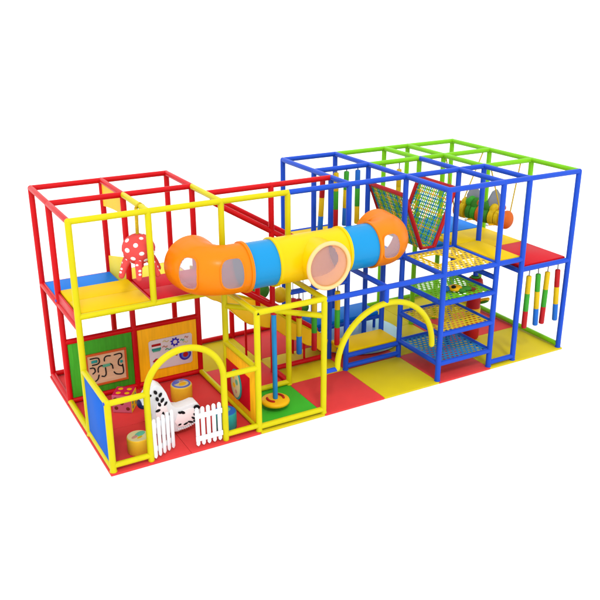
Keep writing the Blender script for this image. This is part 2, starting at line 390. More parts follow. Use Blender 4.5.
tag(b.build('round_mat', AQUA), 'round pale aqua mat lying on the floor between the slide and the low bench', 'mat')

# yellow flag banner and step panel at the second column
b = MB(); n = 10
poly = [(1.3, 3.46), (2.37, 3.46), (2.37, 3.06)] + [(2.37-1.0*i/n, 3.06+.075*math.sin(PI*.5*i/n)*1.2) for i in range(1, n)] + [(1.3, 3.15)]
b.prism(poly, lambda u, v, t: (1.2+t, u, v), -.012, .012)
tag(b.build('banner', PORG), 'yellow banner board hung under the red roof rail at the upper left', 'banner')
b = MB().prism([(1.25, 1.86), (2.3, 1.86), (2.3, 2.16), (1.25, 2.42)], lambda u, v, t: (1.2+t, u, v), -.015, .015, .004)
tag(b.build('guard_board', PYEL), 'yellow guard board with a sloping top behind the octopus', 'board')

# ------------------------------------------------------------------ tunnel
TZ = 2.57; TY = -.56; TR = .38
tun = thing('tube_tunnel', (3.6, TY, TZ-.4), 'orange, blue and yellow plastic crawl tunnel bulging out above the front of the frame', 'tunnel')
def shell(path, radii, seg=64, hole=None):
    """tube surface with wall thickness; hole(i,k) drops outer and inner faces"""
    P = [Vector(p) for p in path]; n = len(P); vs = []; fs = []
    th = .014
    for lay in (0, 1):
        for i in range(n):
            T = (P[min(i+1, n-1)]-P[max(i-1, 0)]).normalized(); u = Vector((0, 0, 1)); w = T.cross(u).normalized()
            for k in range(seg):
                a = 2*PI*k/seg; r = radii[i]-th*lay; vs.append(P[i]+u*(r*math.cos(a))+w*(r*math.sin(a)))
    N1 = n*seg
    for lay in (0, 1):
        for i in range(n-1):
            for k in range(seg):
                if hole and hole(i, k): continue
                k2 = (k+1) % seg; q = (i*seg+k, i*seg+k2, (i+1)*seg+k2, (i+1)*seg+k)
                fs.append(tuple(x+N1*lay for x in (q if not lay else q[::-1])))
    for i in (0, n-1):
        for k in range(seg):
            k2 = (k+1) % seg; fs.append((i*seg+k, i*seg+k2, i*seg+k2+N1, i*seg+k+N1))
    return vs, fs
def patch(path, radii, i0, i1, k0, k1, off, seg=64, power=3., t=.006):
    """rounded window pane lying on the tube wall, pillow-shaped superellipse"""
    P = [Vector(p) for p in path]; n = len(P); ni = 16; nk = 16; vs = []; fs = []
    def pt(fi, fk, o):
        i = max(0, min(n-2, int(fi))); f = fi-i; c = P[i].lerp(P[i+1], f); T = (P[min(i+2, n-1)]-P[max(i-1, 0)]).normalized()
        u = Vector((0, 0, 1)); w = T.cross(u).normalized(); a = 2*PI*fk/seg; r = radii[i]*(1-f)+radii[i+1]*f+o
        return c+u*(r*math.cos(a))+w*(r*math.sin(a))
    ci, ck = (i0+i1)/2, (k0+k1)/2; hi, hk = (i1-i0)/2, (k1-k0)/2; ring = []
    rings = 8; m = 48
    def se(s, j):
        a = 2*PI*j/m; c, q = math.cos(a), math.sin(a)
        return ci+hi*s*math.copysign(abs(c)**(2/power), c), ck+hk*s*math.copysign(abs(q)**(2/power), q)
    vs.append(pt(ci, ck, off+t))
    for r in range(1, rings+1):
        for j in range(m):
            x, y = se(r/rings, j); vs.append(pt(x, y, off+t))
    for j in range(m): fs.append((0, 1+j, 1+(j+1) % m))
    for r in range(rings-1):
        for j in range(m):
            a = 1+r*m+j; b = 1+r*m+(j+1) % m; fs.append((a, b, b+m, a+m))
    edge = [pt(*se(1.0, j), off+.004) for j in range(m)]
    return vs, fs, edge
def inside(i, k, i0, i1, k0, k1, power=3., g=.99):
    x = (i+.5-(i0+i1)/2)/((i1-i0)/2*g); y = (k+.5-(k0+k1)/2)/((k1-k0)/2*g); return abs(x)**power+abs(y)**power < 1
def fine(path, radii, n=3):
    P = [Vector(p) for p in path]; a = []; b = []
    for i in range(len(P)-1):
        for j in range(n): a.append(P[i].lerp(P[i+1], j/n)); b.append(radii[i]+(radii[i+1]-radii[i])*j/n)
    return a+[P[-1]], b+[radii[-1]]
def ringed(name, path, radii, m, parent, wins=()):
    if wins:
        path, radii = fine(path, radii); wins = [tuple(v*3 for v in w) for w in wins]
    sg = 192 if wins else 64
    hole = (lambda i, k: any(inside(i, k, *w) for w in wins)) if wins else None
    b = MB(); b.add(*shell(path, radii, sg, hole=hole)); o = b.build(name, m, parent, 50)
    for w in wins:
        vs, fs, ed = patch(path, radii, *w, .003, sg)
        MB().add(vs, fs).build('window', PANE, o, 80)
        MB().tube(ed, .013, 8, closed=True).build('window_rim', m, o, 80)
    return o
def flange(c, T, r, m, parent):
    T = Vector(T).normalized(); c = Vector(c)
    b = MB().tube([c-T*.03, c-T*.024, c+T*.024, c+T*.03], [r-.008, r+.018, r+.018, r-.008], 64, 'open')
    b.tube([c+T*.03, c-T*.03], [r-.014, r-.014], 64, 'open')
    return b.build('flange', m, parent, 35)
# left elbow (deck opening towards +y) plus its straight length
br = .42; lx = 1.87; xa = 2.49
path = [(lx, TY+br+.20-.20*i/8, TZ) for i in range(8)]
path += [(lx+br-br*math.cos(a), TY+br-br*math.sin(a), TZ) for a in [PI/2*i/28 for i in range(29)]]
path += [(lx+br+(xa-lx-br)*i/10, TY, TZ) for i in range(1, 11)]
rad = [.448]*3+[.446, .445, .443, .441, .438] + [.435-.049*min(1, i/22) for i in range(29)] + [.386]*10
ringed('elbow', path, rad, TORG, tun, [(13.6, 21, 8.6, 21.6), (28.8, 38.5, 8.2, 21.5)])
flange((xa, TY, TZ), (1, 0, 0), TR+.012, TORG, tun)
# blue left
xb = 3.0
ringed('straight_section', [(xa+(xb-xa)*i/10, TY, TZ) for i in range(11)], [TR-.01]*11, TBLU, tun)
# tee body
xc = 4.28
teeb = MB(); vs, fs = shell([(xb+(xc-xb)*i/64, TY, TZ) for i in range(65)], [TR]*65,
    hole=lambda i, k: (((xb+(xc-xb)*(i+.5)/64)-3.69)**2+(TR*math.cos(2*PI*(k+.5)/64))**2 < .325**2) and math.sin(2*PI*(k+.5)/64) > 0)
# shell's w axis for +x travel is T x up = -y, so k with sin>0 faces the viewer's side (-y)
teeb.add(vs, fs); tee = teeb.build('tee_section', TYEL, tun, 50)
flange((xb, TY, TZ), (1, 0, 0), TR+.002, TYEL, tun); flange((xc, TY, TZ), (1, 0, 0), TR+.002, TYEL, tun)
# branch towards -y: collar meets the round body along a saddle
seg = 72; vs = []; fs = []
prof = [(.352, None, 0.0), (.350, None, -.03), (.352, -1.06, 0), (.360, -1.13, 0), (.384, -1.15, 0), (.39, -1.165, 0), (.388, -1.185, 0), (.37, -1.195, 0), (.350, -1.185, 0), (.34, -1.14, 0), (.330, -1.04, 0), (.322, None, 0.0)]
for r, yy, off in prof:
    for k in range(seg):
        a = 2*PI*k/seg; x = r*math.cos(a); z = r*math.sin(a)
        y = yy if yy is not None else TY-math.sqrt(max(0, (TR-.004)**2-z*z))+off
        vs.append((3.69+x, y, TZ+z))
for i in range(len(prof)-1):
    for k in range(seg):
        k2 = (k+1) % seg; fs.append((i*seg+k, i*seg+k2, (i+1)*seg+k2, (i+1)*seg+k))
MB().add(vs, fs).build('branch', TYEL, tee, 50)
MB().tube([(3.69+.368*math.cos(2*PI*k/64), -1.18, TZ+.368*math.sin(2*PI*k/64)) for k in range(64)], .034, 14, closed=True).build('mouth_ring', RIM, tee, 80)
# clear bubble in the mouth
prof = [(.345*math.cos(a), .08*math.sin(a)) for a in [PI/2*i/12 for i in range(13)]]
MB().lathe((3.69, -1.15, TZ), prof, 56, axis='y').build('bubble_window', DOME, tee, 80)
# blue right and right elbow
xd = 4.86
ringed('straight_section', [(xc+(xd-xc)*i/10, TY, TZ) for i in range(11)], [TR-.01]*11, TBLU, tun)
flange((xd, TY, TZ), (1, 0, 0), TR+.004, TORG, tun)
br = .40
path = [(xd+.12*i/3, TY, TZ) for i in range(3)]
path += [(xd+.12+br*.9*math.sin(a), TY+br*.9*(1-math.cos(a)), TZ) for a in [PI/2*i/28 for i in range(29)]]
path += [(xd+.12+br*.9, TY+br*.9+.18*i/6, TZ) for i in range(1, 7)]
rad = [.386]*3 + [.386+.04*min(1, i/20) for i in range(29)] + [.43, .432, .435, .437, .44, .44]
ringed('elbow', path, rad, TORG, tun, [(.8, 9.4, 9.2, 20.6)])

# ------------------------------------------------------------------ slide
def interp(x, pts):
    for (x0, z0), (x1, z1) in zip(pts, pts[1:]):
        if x <= x1: 
            f = (x-x0)/(x1-x0); f = f*f*(3-2*f)*.6+f*.4; return z0+(z1-z0)*f
    return pts[-1][1]
sp = [(2.3, 1.74), (2.5, 1.62), (3.2, 1.02), (3.52, .90), (4.1, .52), (4.4, .34), (4.75, .12), (5.15, .06)]
slide = thing('wavy_slide', (3.7, .9, 0), 'translucent amber wavy slide running down from the left decks behind the disc swing', 'slide')
b = MB(); N_ = 60; vs = []; fs = []
sec = [(.60, .34), (.575, .36), (.575, .33), (.61, .0), (.64, -.02), (1.16, -.02), (1.19, .0), (1.225, .33), (1.225, .36), (1.20, .34), (1.17, .04), (1.14, .012), (.66, .012), (.63, .04)]
for i in range(N_+1):
    x = 2.3+(5.15-2.3)*i/N_; z = interp(x, sp); hgt = 1 if x < 4.6 else max(.25, 1-(x-4.6)*1.4)
    for y, h in sec: vs.append((x, y, z+h*hgt if h > .1 else z+h))
m_ = len(sec)
for i in range(N_):
    for k in range(m_): fs.append((i*m_+k, i*m_+(k+1) % m_, (i+1)*m_+(k+1) % m_, (i+1)*m_+k))
fs.append(tuple(range(m_))); fs.append(tuple(reversed(range(N_*m_, (N_+1)*m_))))
b.add(vs, fs).build('chute', SLID, slide, 35)
for y in (.588, 1.212):
    MB().tube([(x, y, interp(x, sp)+.35) for x in [2.32+2.2*i/24 for i in range(25)]], .022, 10).build('side_rim', MATS['yellow_tube_vinyl'], slide)
for x in (3.3, 4.3):
    for y in (.68, 1.12): MB().tube([(x, y, .0), (x, y, interp(x, sp)-.01)], .022, 10, 'flat').build('support_leg', RED, slide)

# soft balls that show between the slide rails and the rollers
for p, r, m, l in (((3.97, 1.85, 1.14), .19, PLUSH, 'green plush ball hanging behind the red slide rail under the blue tunnel section'),
                   ((4.42, 1.85, .95), .16, RYEL, 'yellow plush ball hanging behind the slide beside the green one'),
                   ((4.9, 1.78, .62), .12, PLUSH, 'small green plush ball low down behind the hanging rollers'),
                   ((4.68, 1.8, .72), .13, RRED, 'small red plush ball low down behind the hanging rollers')):
    t = thing('plush_ball', (p[0], p[1], p[2]-r), l, 'ball', 'plush balls behind the slide')
    MB().sphere(p, r, 24, 16).build('ball', m, t)
    MB().tube([(p[0], p[1], p[2]+r-.01), (p[0], p[1], 1.93)], .008, 8, 'flat').build('cord', GREY, t)
b = MB().tube([(3.6, 1.83, 1.93), (4.8, 1.83, 1.93)], .03, 12)
b.tube([(4.8, 1.83, 1.93), (4.8, 1.83, 1.99)], .03, 12)
tag(b.build('hanger_bar', BLU), 'thin blue bar carrying the plush balls behind the slide', 'bar')

# ------------------------------------------------------------------ hanging rollers
def roller(x, y, zt, zr, cols, label, group, tilt=(0, 0), L=1.05):
    t = thing('hanging_roller', (x, y, zt-L), label, 'punch roller', group)
    def P(z): f = (zt-z)/L; return Vector((x+tilt[0]*f, y+tilt[1]*f, z))
    r = .05; seg = L/len(cols)
    for i, m in enumerate(cols):
        a, c_ = zt-seg*i, zt-seg*(i+1); e0 = .018 if i == 0 else .003; e1 = .018 if i == len(cols)-1 else .003
        b = MB().tube([P(a), P(a-e0*.3), P(a-e0), P(c_+e1), P(c_+e1*.3), P(c_)], [r-e0, r-e0*.35, r, r, r-e1*.35, r-e1], 18, 'flat')
        b.build('foam_segment', m, t, 50)
    MB().tube([P(zt-.004), P(zr)], .012, 8, 'flat').build('hanger_cord', GREY, t)
    return t
g1 = 'rollers hanging under the red deck'
roller(8.02, -1.2, 1.66, 1.79, [RYEL, RGRN, RRED], 'leftmost hanging roller under the red deck, yellow, green and red, nearest the post', g1, (.0, 0))
roller(8.25, -1.2, 1.66, 1.79, [RGRN, RYEL, RBLU], 'hanging roller under the red deck with green on top and blue below', g1, (.06, 0))
roller(8.49, -1.2, 1.66, 1.79, [RYEL, RGRN, RRED], 'hanging roller under the red deck, yellow, green and red, between the two blue ended ones', g1, (-.02, 0))
roller(8.75, -1.2, 1.66, 1.79, [RRED, RYEL, RBLU], 'hanging roller under the red deck with red on top, next to the right corner post', g1, (.07, 0))
g2 = 'rollers hanging under the roof of the blue bay'
roller(5.28, 1.2, H-.075, H-.04, [RYEL, RGRN, RRED], 'hanging roller under the blue roof rail, yellow, green and red', g2)
roller(5.51, 1.2, H-.075, H-.04, [RGRN, RYEL, RBLU], 'hanging roller under the blue roof rail, green on top and blue below', g2, (-.03, 0))
roller(5.76, 1.2, H-.075, H-.04, [RBLU, RGRN, RYEL], 'hanging roller under the blue roof rail, blue on top and yellow below', g2)
roller(4.8, .88, H-.075, H-.04, [RRED, RYEL, RBLU], 'hanging roller with a red top just behind the end of the red roof rail', g2, (-.02, .06))
roller(6.72, 1.2, H-.16, H-.04, [RYEL, RYEL, RGRN], 'hanging roller mostly yellow seen behind the net valley', g2)
g3 = 'rollers hanging below the tunnel'
roller(3.81, 0, 1.6, 1.72, [RRED, RYEL, RBLU], 'hanging roller below the tunnel with a red top and blue bottom', g3)
roller(4.12, 0, 1.6, 1.72, [RYEL, RGRN, RRED], 'hanging roller below the tunnel tee, middle of three, red at the bottom', g3)
roller(4.6, 0, 1.6, 1.72, [RYEL, RGRN, RRED], 'hanging roller below the tunnel beside the blue posts, yellow, green and red', g3)

# ------------------------------------------------------------------ mesh platforms
def pip(x, y, poly):
    c = False; n = len(poly)
    for i in range(n):
        (x0, y0), (x1, y1) = poly[i], poly[i-1]
        if (y0 > y) != (y1 > y) and x < (x1-x0)*(y-y0)/(y1-y0)+x0: c = not c
    return c
def perforated(x0, x1, y0, y1, z, nx, ny, hole=None, t=.014, rx=.34, ry=.30):
    b = MB(); dx_ = (x1-x0)/nx; dy_ = (y1-y0)/ny; m = 8
    for j in range(ny):
        off = .5*dx_ if j % 2 else 0
        cells = [(x0+off+i*dx_, x0+off+(i+1)*dx_) for i in range(nx-(1 if j % 2 else 0))]
        ya, yb = y0+j*dy_, y0+(j+1)*dy_
        if j % 2:
            for xa_, xb_ in ((x0, x0+off), (x1-off, x1)):
                b.add([(xa_, ya, z), (xb_, ya, z), (xb_, yb, z), (xa_, yb, z)], [(0, 1, 2, 3)])
                b.add([(xa_, ya, z-t), (xb_, ya, z-t), (xb_, yb, z-t), (xa_, yb, z-t)], [(3, 2, 1, 0)])
        for xa_, xb_ in cells:
            cx, cy = (xa_+xb_)/2, (ya+yb)/2
            if hole and pip(cx, cy, hole): continue
            out = [(xb_, cy), (xb_, yb), (cx, yb), (xa_, yb), (xa_, cy), (xa_, ya), (cx, ya), (xb_, ya)]
            inn = [(cx+dx_*rx*math.cos(2*PI*k/m), cy+dy_*ry*math.sin(2*PI*k/m)) for k in range(m)]
            vs = [(*p, z) for p in out]+[(*p, z) for p in inn]+[(*p, z-t) for p in out]+[(*p, z-t) for p in inn]
            fs = []
            for k in range(m):
                k2 = (k+1) % m
                fs += [(k, k2, m+k2, m+k), (2*m+k2, 2*m+k, 3*m+k, 3*m+k2), (m+k, m+k2, 3*m+k2, 3*m+k)]
            b.add(vs, fs)
    return b
def mesh_platform(z, m, label, hole=None):
    t = thing('mesh_platform', (6.6, -.6, z-.02), label, 'platform', 'stacked mesh platforms')
    perforated(6.045, 7.155, -1.155, -.045, z+.02, 11, 13, hole, .007, .35, .36).build('perforated_sheet', m, t, 30)
    if hole:
        MB().tube([(x, y, z+.014) for x, y in hole], .016, 8, closed=True).build('hole_binding', m, t)
    return t
mesh_platform(D, NYEL, 'yellow mesh platform at the top of the blue tower with a white gap in it', [(6.22, -.22), (6.60, -.22), (6.80, -.68), (6.24, -.74)])
mesh_platform(1.49, NGRN, 'lime green mesh platform with a toy parrot lying on it')
mesh_platform(.90, NYEL, 'yellow mesh platform between the green one and the blue one', [(6.1, -.5), (6.36, -.4), (6.56, -.74), (6.2, -.92)])
mesh_platform(.33, NBLU, 'blue mesh platform at the bottom of the blue tower')
# parrot lying on the green mesh
t = thing('toy_parrot', (6.6, -.92, 1.51), 'yellow and green toy parrot with blue head lying on the lime mesh', 'toy')
MB().sphere((6.56, -.86, 1.575), (.13, .13, .055), 24, 14).build('body', DISC, t)
MB().sphere((6.40, -.80, 1.57), (.07, .07, .055), 20, 12).build('beak', RBLU, t)
MB().sphere((6.49, -.90, 1.622), (.045, .045, .03), 16, 10).build('eye', BLACK, t)
M = Matrix.Rotation(-.55, 4, 'Z')
MB().sphere((6.72, -.93, 1.56), (.14, .065, .045), 20, 12, M).build('wing', PLUSH, t)
MB().sphere((6.60, -1.0, 1.56), (.07, .05, .045), 20, 12, M).build('wing', PLUSH, t)
MB().sphere((6.84, -1.0, 1.55), (.07, .035, .035), 16, 10, M).build('tail', BROWN, t)

# ------------------------------------------------------------------ net valley
net = thing('net_valley', (6.6, .6, 2.06), 'V shaped climbing net with red edges hung above the top mesh platform', 'climbing net')
XL, XR, ZT = 6.0, 7.2, 3.15; B0, B1, ZB = 6.45, 6.75, 2.09
def side(f, left):   # f 0 top .. 1 bottom
    return (XL+(B0-XL)*f, ZT+(ZB-ZT)*f) if left else (XR+(B1-XR)*f, ZT+(ZB-ZT)*f)
for left in (True, False):
    b = MB(); cols = 20; rows_ = 18
    for i in range(cols+1):
        y = .05+1.1*i/cols; b.slot([0, 1, 0, 2, 0, 1, 0][i % 7])
        p0, p1 = side(.01, left), side(1, left)
        b.tube([(p0[0], y, p0[1]), (p1[0], y, p1[1])], .0125, 6, 'flat')
    for j in range(1, rows_+1):
        b.slot([1, 0, 1, 2, 0][j % 5] if left else [1, 0, 1, 0, 2][j % 5]); p = side(j/rows_, left)
        b.tube([(p[0]+.006, .05, p[1]+.006), (p[0]+.006, 1.15, p[1]+.006)], .0145, 6, 'flat')
    b.build('net_side', [CGRN, CBLU, CORG], net, 60)
b = MB()
for i in range(21):
    y = .05+1.1*i/20; b.slot(i % 3); b.tube([(B0, y, ZB), (B1, y, ZB)], .0125, 6, 'flat')
for i in range(1, 5): b.slot(i % 3); b.tube([(B0+.06*i, .05, ZB+.006), (B0+.06*i, 1.15, ZB+.006)], .0145, 6, 'flat')
b.build('net_bottom', [CGRN, CBLU, CORG], net, 60)
for x in (XL+.02, XR-.02): MB().tube([(x, .04, ZT), (x, 1.16, ZT)], .042, 12).build('edge_tube', RRED, net)
for y in (.04, 1.16):
    MB().tube([(XL+.02, y, ZT), (B0, y, ZB), (B1, y, ZB), (XR-.02, y, ZT)], .04, 12).build('edge_tube', RRED, net)

# ------------------------------------------------------------------ caterpillar swing
sw = thing('caterpillar_swing', (8.3, .6, 2.1), 'long caterpillar swing of orange, yellow and green rings with grey seat backs on yellow ropes', 'swing')
A = Vector((8.5, .02, 2.37)); Bv = Vector((8.18, 1.16, 2.40)); ax = (Bv-A).normalized()
def at(f): return A.lerp(Bv, f)
def discm(f0, f1, r, m, name):
    p, q = at(f0), at(f1); L_ = (q-p).length; e = ax
    MB().tube([p-e*.012, p-e*.004, p+e*.004, q-e*.004, q+e*.004, q+e*.012], [r*.6, r*.93, r, r, r*.93, r*.6], 28, 'flat').build(name, m, sw, 50)
MB().sphere(at(.0), (.185, .12, .185), 32, 20, Matrix.Rotation(.26, 4, 'Z')).build('head_ball', ORNG, sw, 80)
discm(.04, 1.0, .055, PLUSH, 'core_tube')
for f0, f1, r, m in ((.12, .18, .16, RYEL), (.20, .29, .17, RYEL), (.32, .42, .16, PLUSH), (.46, .53, .18, ORNG), (.55, .64, .165, RGRN), (.66, .74, .155, PLUSH), (.79, .87, .17, RYEL), (.92, .98, .165, ORNG)):
    discm(f0, f1, r, m, 'body_ring')
for f, dz, r_, m_ in ((.36, .17, .13, PLUSH), (.60, .16, .13, PLUSH), (.72, .2, .12, RGRN), (.26, .14, .11, RYEL), (.82, .15, .11, RYEL), (.48, .14, .10, PLUSH)):
    MB().sphere(at(f)+Vector((.02, 0, dz)), (r_, r_*.8, r_*1.1), 20, 14).build('plush_hump', m_, sw, 80)
for f, s in ((.24, 1), (.66, 1)):
    p = at(f); M = Matrix.Rotation(math.radians(-14), 4, 'Z')
    poly = [(-.1, .05), (.1, .05), (.14, .2), (.11, .34), (.03, .46), (-.05, .42), (-.12, .28)]
    MB().prism([(u, v) for u, v in poly], lambda u, v, t_: p+M @ Vector((u*1.15+.02, t_+.06, v*1.12+.03)), -.03, .03, .012).build('seat_back', FINGR, sw)
    MB().tube(arc((0, 0), .06, -.3, PI+.3, 12, lambda u, v: p-ax*.17+M @ Vector((u*1.2, 0, v*1.2+.21))), .015, 8).build('ring_handle', ORNG, sw)
    MB().tube([p+M @ Vector((-.19, -.12, -.12)), p+M @ Vector((.19, -.12, -.12))], .02, 10).build('foot_bar', DISC, sw)
    for s2 in (-1, 1): MB().sphere(p+M @ Vector((s2*.2, -.12, -.12)), .032, 12, 8).build('foot_cap', WHITE, sw)
for top, f in (((7.95, 0, H), .02), ((8.72, 0, H), .02), ((7.85, 1.2, H), .97), ((8.84, 1.2, H), .97)):
    e = at(f)+Vector((.1 if top[0] > 8.3 else -.1, 0, .06))
    MB().tube([top, e], .013, 8, 'flat').build('rope', ROPE, sw)

# red padded column with leaves around the inner blue post
pc = thing('padded_column', (7.8, 0, 0), 'red padded column with green leaves and yellow arms round a blue post behind the mesh platforms', 'padded column')
rr = [(.02, .004), (.13, .006), (.155, .04), (.155, .24), (.145, .28), (.14, .3), (.14, .9), (.15, .94), (.165, 1.02), (.165, 1.18), (.15, 1.26), (.11, 1.30), (.06, 1.285), (.051, 1.27)]
MB().lathe((7.8, 0, 0), rr, 36).build('padding', RRED, pc, 50)
MB().lathe((7.8, 0, 0), [(.141, .55), (.15, .56), (.15, .66), (.141, .67)], 36).build('band', DISC, pc)
for a, z in ((.2, .93), (-.35, .34), (2.9, .36), (-.5, .72), (.6, .62), (3.3, .9)):
    M = Matrix.Rotation(a, 4, 'Z') @ Matrix.Rotation(-.25, 4, 'Y')
    MB().sphere(Vector((7.8, 0, z))+M @ Vector((.2, 0, 0)), (.12, .06, .016), 16, 8, M).build('leaf', RGRN, pc)
for a in (-.2, 2.6): MB().tube([Vector((7.8, 0, .79))+Vector((math.cos(a), math.sin(a), 0))*.1, Vector((7.8, 0, .8))+Vector((math.cos(a), math.sin(a), 0))*.33], .035, 12).build('arm', DISC, pc)
MB().lathe((7.8, 0, 0), [(.06, 1.27), (.09, 1.3), (.085, 1.33), (.05, 1.34)], 20).build('calyx', RGRN, pc)

# ------------------------------------------------------------------ octopus
oc = thing('hanging_octopus', (1.1, .33, 2.3), 'coral plush octopus with white spots hanging from the yellow roof rail', 'plush toy')
oh = Vector((1.12, .33, 2.84)); b = MB(); b.sphere(oh, (.26, .255, .245), 32, 20)
o_ = b.build('body', OCT, oc)
b = MB(); gold = PI*(3-5**.5)
dirs = []
for i in range(30):
    zz = 1-2*(i+.5)/30; r_ = math.sqrt(1-zz*zz); dirs.append(Vector((r_*math.cos(gold*i), r_*math.sin(gold*i), zz)))
for d in dirs:
    if d.z < -.75: continue
    q = d.to_track_quat('Z', 'Y').to_matrix().to_4x4(); s_ = random.uniform(.034, .05)
    b.sphere(oh+Vector((d.x*.258, d.y*.253, d.z*.243)), (s_, s_*random.uniform(.75, 1), .008), 12, 6, q)
b.build('spots', WHITE, o_)
for k in range(6):
    a = 2*PI*k/6-PI*.62; dv = Vector((math.cos(a), math.sin(a), 0)); b = MB()
    pts = [oh+dv*(.13+.19*f**.9)+Vector((0, 0, -.13-.25*f+.06*math.sin(f*PI))) for f in [i/8 for i in range(9)]]
    lg = b.tube(pts, [.068-.022*i/8 for i in range(9)], 14).build('leg', OCT, oc)
    w = MB()
    for i in (2, 4, 6, 7):
        out = (dv+Vector((0, 0, .3))).normalized(); side_ = Vector((-dv.y, dv.x, 0))*(.4 if i % 4 else -.4)
        d = (out+side_).normalized(); q = d.to_track_quat('Z', 'Y').to_matrix().to_4x4(); rr_ = .068-.022*i/8
        w.sphere(pts[i]+d*rr_*.97, (.024, .019, .005), 10, 6, q)
    w.build('spots', WHITE, lg)
MB().tube([oh+Vector((0, 0, .22)), (1.13, .33, H-.01)], .028, 12, 'flat').build('strap', ROPE, oc)
MB().tube([(1.13, .33, H+.0), (1.2, .33, H+.052), (1.255, .33, H)], .02, 10).build('strap_loop', ROPE, oc)

# ------------------------------------------------------------------ disc swing
ds = thing('disc_swing', (3, -.6, .09), 'round amber disc seat with a red smile shaped grip on a blue hanging pole', 'swing')
cx, cy = 2.99, -.64
MB().lathe((cx, cy, 0), [(.02, .075), (.2, .08), (.235, .10), (.245, .13), (.235, .155), (.2, .17), (.02, .172)], 40).build('disc', DISC, ds, 60)
for s in (-1, 1):
    pts = [(cx+.14*math.cos(a), cy+.14*math.sin(a), .178) for a in [(.0 if s > 0 else PI)-.45+1.35*i/12 for i in range(13)]]
    MB().tube(pts, .022, 8).build('grip', HAND, ds)
MB().tube([(cx, cy, .16), (3.0, -.6, 1.72)], .042, 16).build('pole', POLE, ds)
MB().lathe((3.0, -.6, 1.68), [(.02, 0), (.055, .01), (.055, .05), (.03, .07)], 16).build('pole_cap', RRED, ds)

# ------------------------------------------------------------------ toddler fence
fe = thing('toddler_fence', (1.2, -1.2, 0), 'low yellow padded fence with a round arch and white picket gates at the left front', 'fence')
FY = -1.2
b = MB().lathe((0, FY, 0), [(PR+.006, 0), (PR+.006, .012), (PR, .016), (PR, 1.13), (PR*.9, 1.155), (PR*.6, 1.17), (.005, 1.178)], 18); b.build('post', YEL, fe)
ar = [(.585, FY, .02), (.585, FY, .3), (.585, FY, .7), (.585, FY, 1.08)]
ar += [(1.2-.615*math.cos(a), FY, 1.1+.615*math.sin(a)) for a in [PI*i/32 for i in range(33)]]
ar += [(1.815, FY, 1.08), (1.815, FY, .7), (1.815, FY, .3), (1.815, FY, .02)]
MB().tube(ar, .05, 18).build('arch', YEL, fe)
for p, q in (((0, FY, 1.12), (.585, FY, 1.12)), ((0, FY, .1), (.585, FY, .1)), ((1.815, FY, 1.12), (2.4, FY, 1.12)), ((1.815, FY, .1), (2.4, FY, .1)), ((0, FY, 1.13), (0, -.0, 1.13))):
    MB().tube([p, q], .045, 16).build('rail', YEL, fe)
MB().box((0, -.6, .6), (.035, 1.12, 1.0), .01).build('side_panel', PBLU, fe, label='blue padded panel filling the left end of the fence')
def gate(hinge, ang, lab):
    M = Matrix.Translation(hinge) @ Matrix.Rotation(ang, 4, 'Z')
    go = bpy.data.objects.new('gate', None); COL.objects.link(go); go.parent = fe
    off = Vector(hinge)-PORG_[fe.name]; go.location = off; PORG_[go.name] = Vector(hinge); go['label'] = lab
    for z in (.17, .56): MB().box((.235, 0, z), (.45, .02, .085), .006, M).build('cross_rail', WHITE, go)
    for i in range(5):
        x = .05+.092*i; w = .031
        poly = [(x-w, .07), (x-w*.7, .05), (x, .03), (x+w*.7, .05), (x+w, .07), (x+w, .66)] + [(x+w*math.cos(a), .66+.04*math.sin(a)) for a in [PI*k/8 for k in range(1, 8)]] + [(x-w, .66)]
        MB().prism(poly, lambda u, v, t: M @ Vector((u, t, v)), -.034, -.012, .005).build('picket', WHITE, go)
gate((.60, FY-.02, .0), math.radians(24), 'white picket gate leaf standing ajar on the left of the arch')
gate((1.765, FY-.03, .0), math.radians(180), 'white picket gate leaf closed on the right of the arch')

# side panel with the oval mirror (on the frame between pen and disc swing)
sp_ = thing('mirror_panel', (2.4, -.6, .1), 'amber side panel with red board and teal rimmed oval mirror beside the disc swing', 'play panel')
MB().box((2.4, -.6, .57), (.045, 1.1, .94), .012).build('panel', PORG, sp_)
MB().box((2.372, -.5, .53), (.022, .88, .6), .01).build('board', DRED, sp_)
def oval(x, ry, rz, t0, t1):
    return MB().prism([(ry*math.cos(2*PI*k/40), rz*math.sin(2*PI*k/40)) for k in range(40)], lambda u, v, t: (x-t, -.47+u, .52+v), t0, t1, .004)
oval(2.36, .2, .27, 0, .018).build('mirror_rim', TEAL, sp_)
om = oval(2.36, .165, .235, .0, .024).build('mirror', CREAM, sp_)
b = MB()
for u, v, r, s in ((-.05, .06, .05, 0), (.05, -.03, .045, 1), (-.02, -.12, .035, 2), (.06, .11, .03, 1)):
    b.slot(s); b.lathe((2.335, -.47+u, .52+v), [(r, 0), (r, .003)], 20, axis='x')
b.build('printed_spots', [MINT, DISC, ROSE], om)

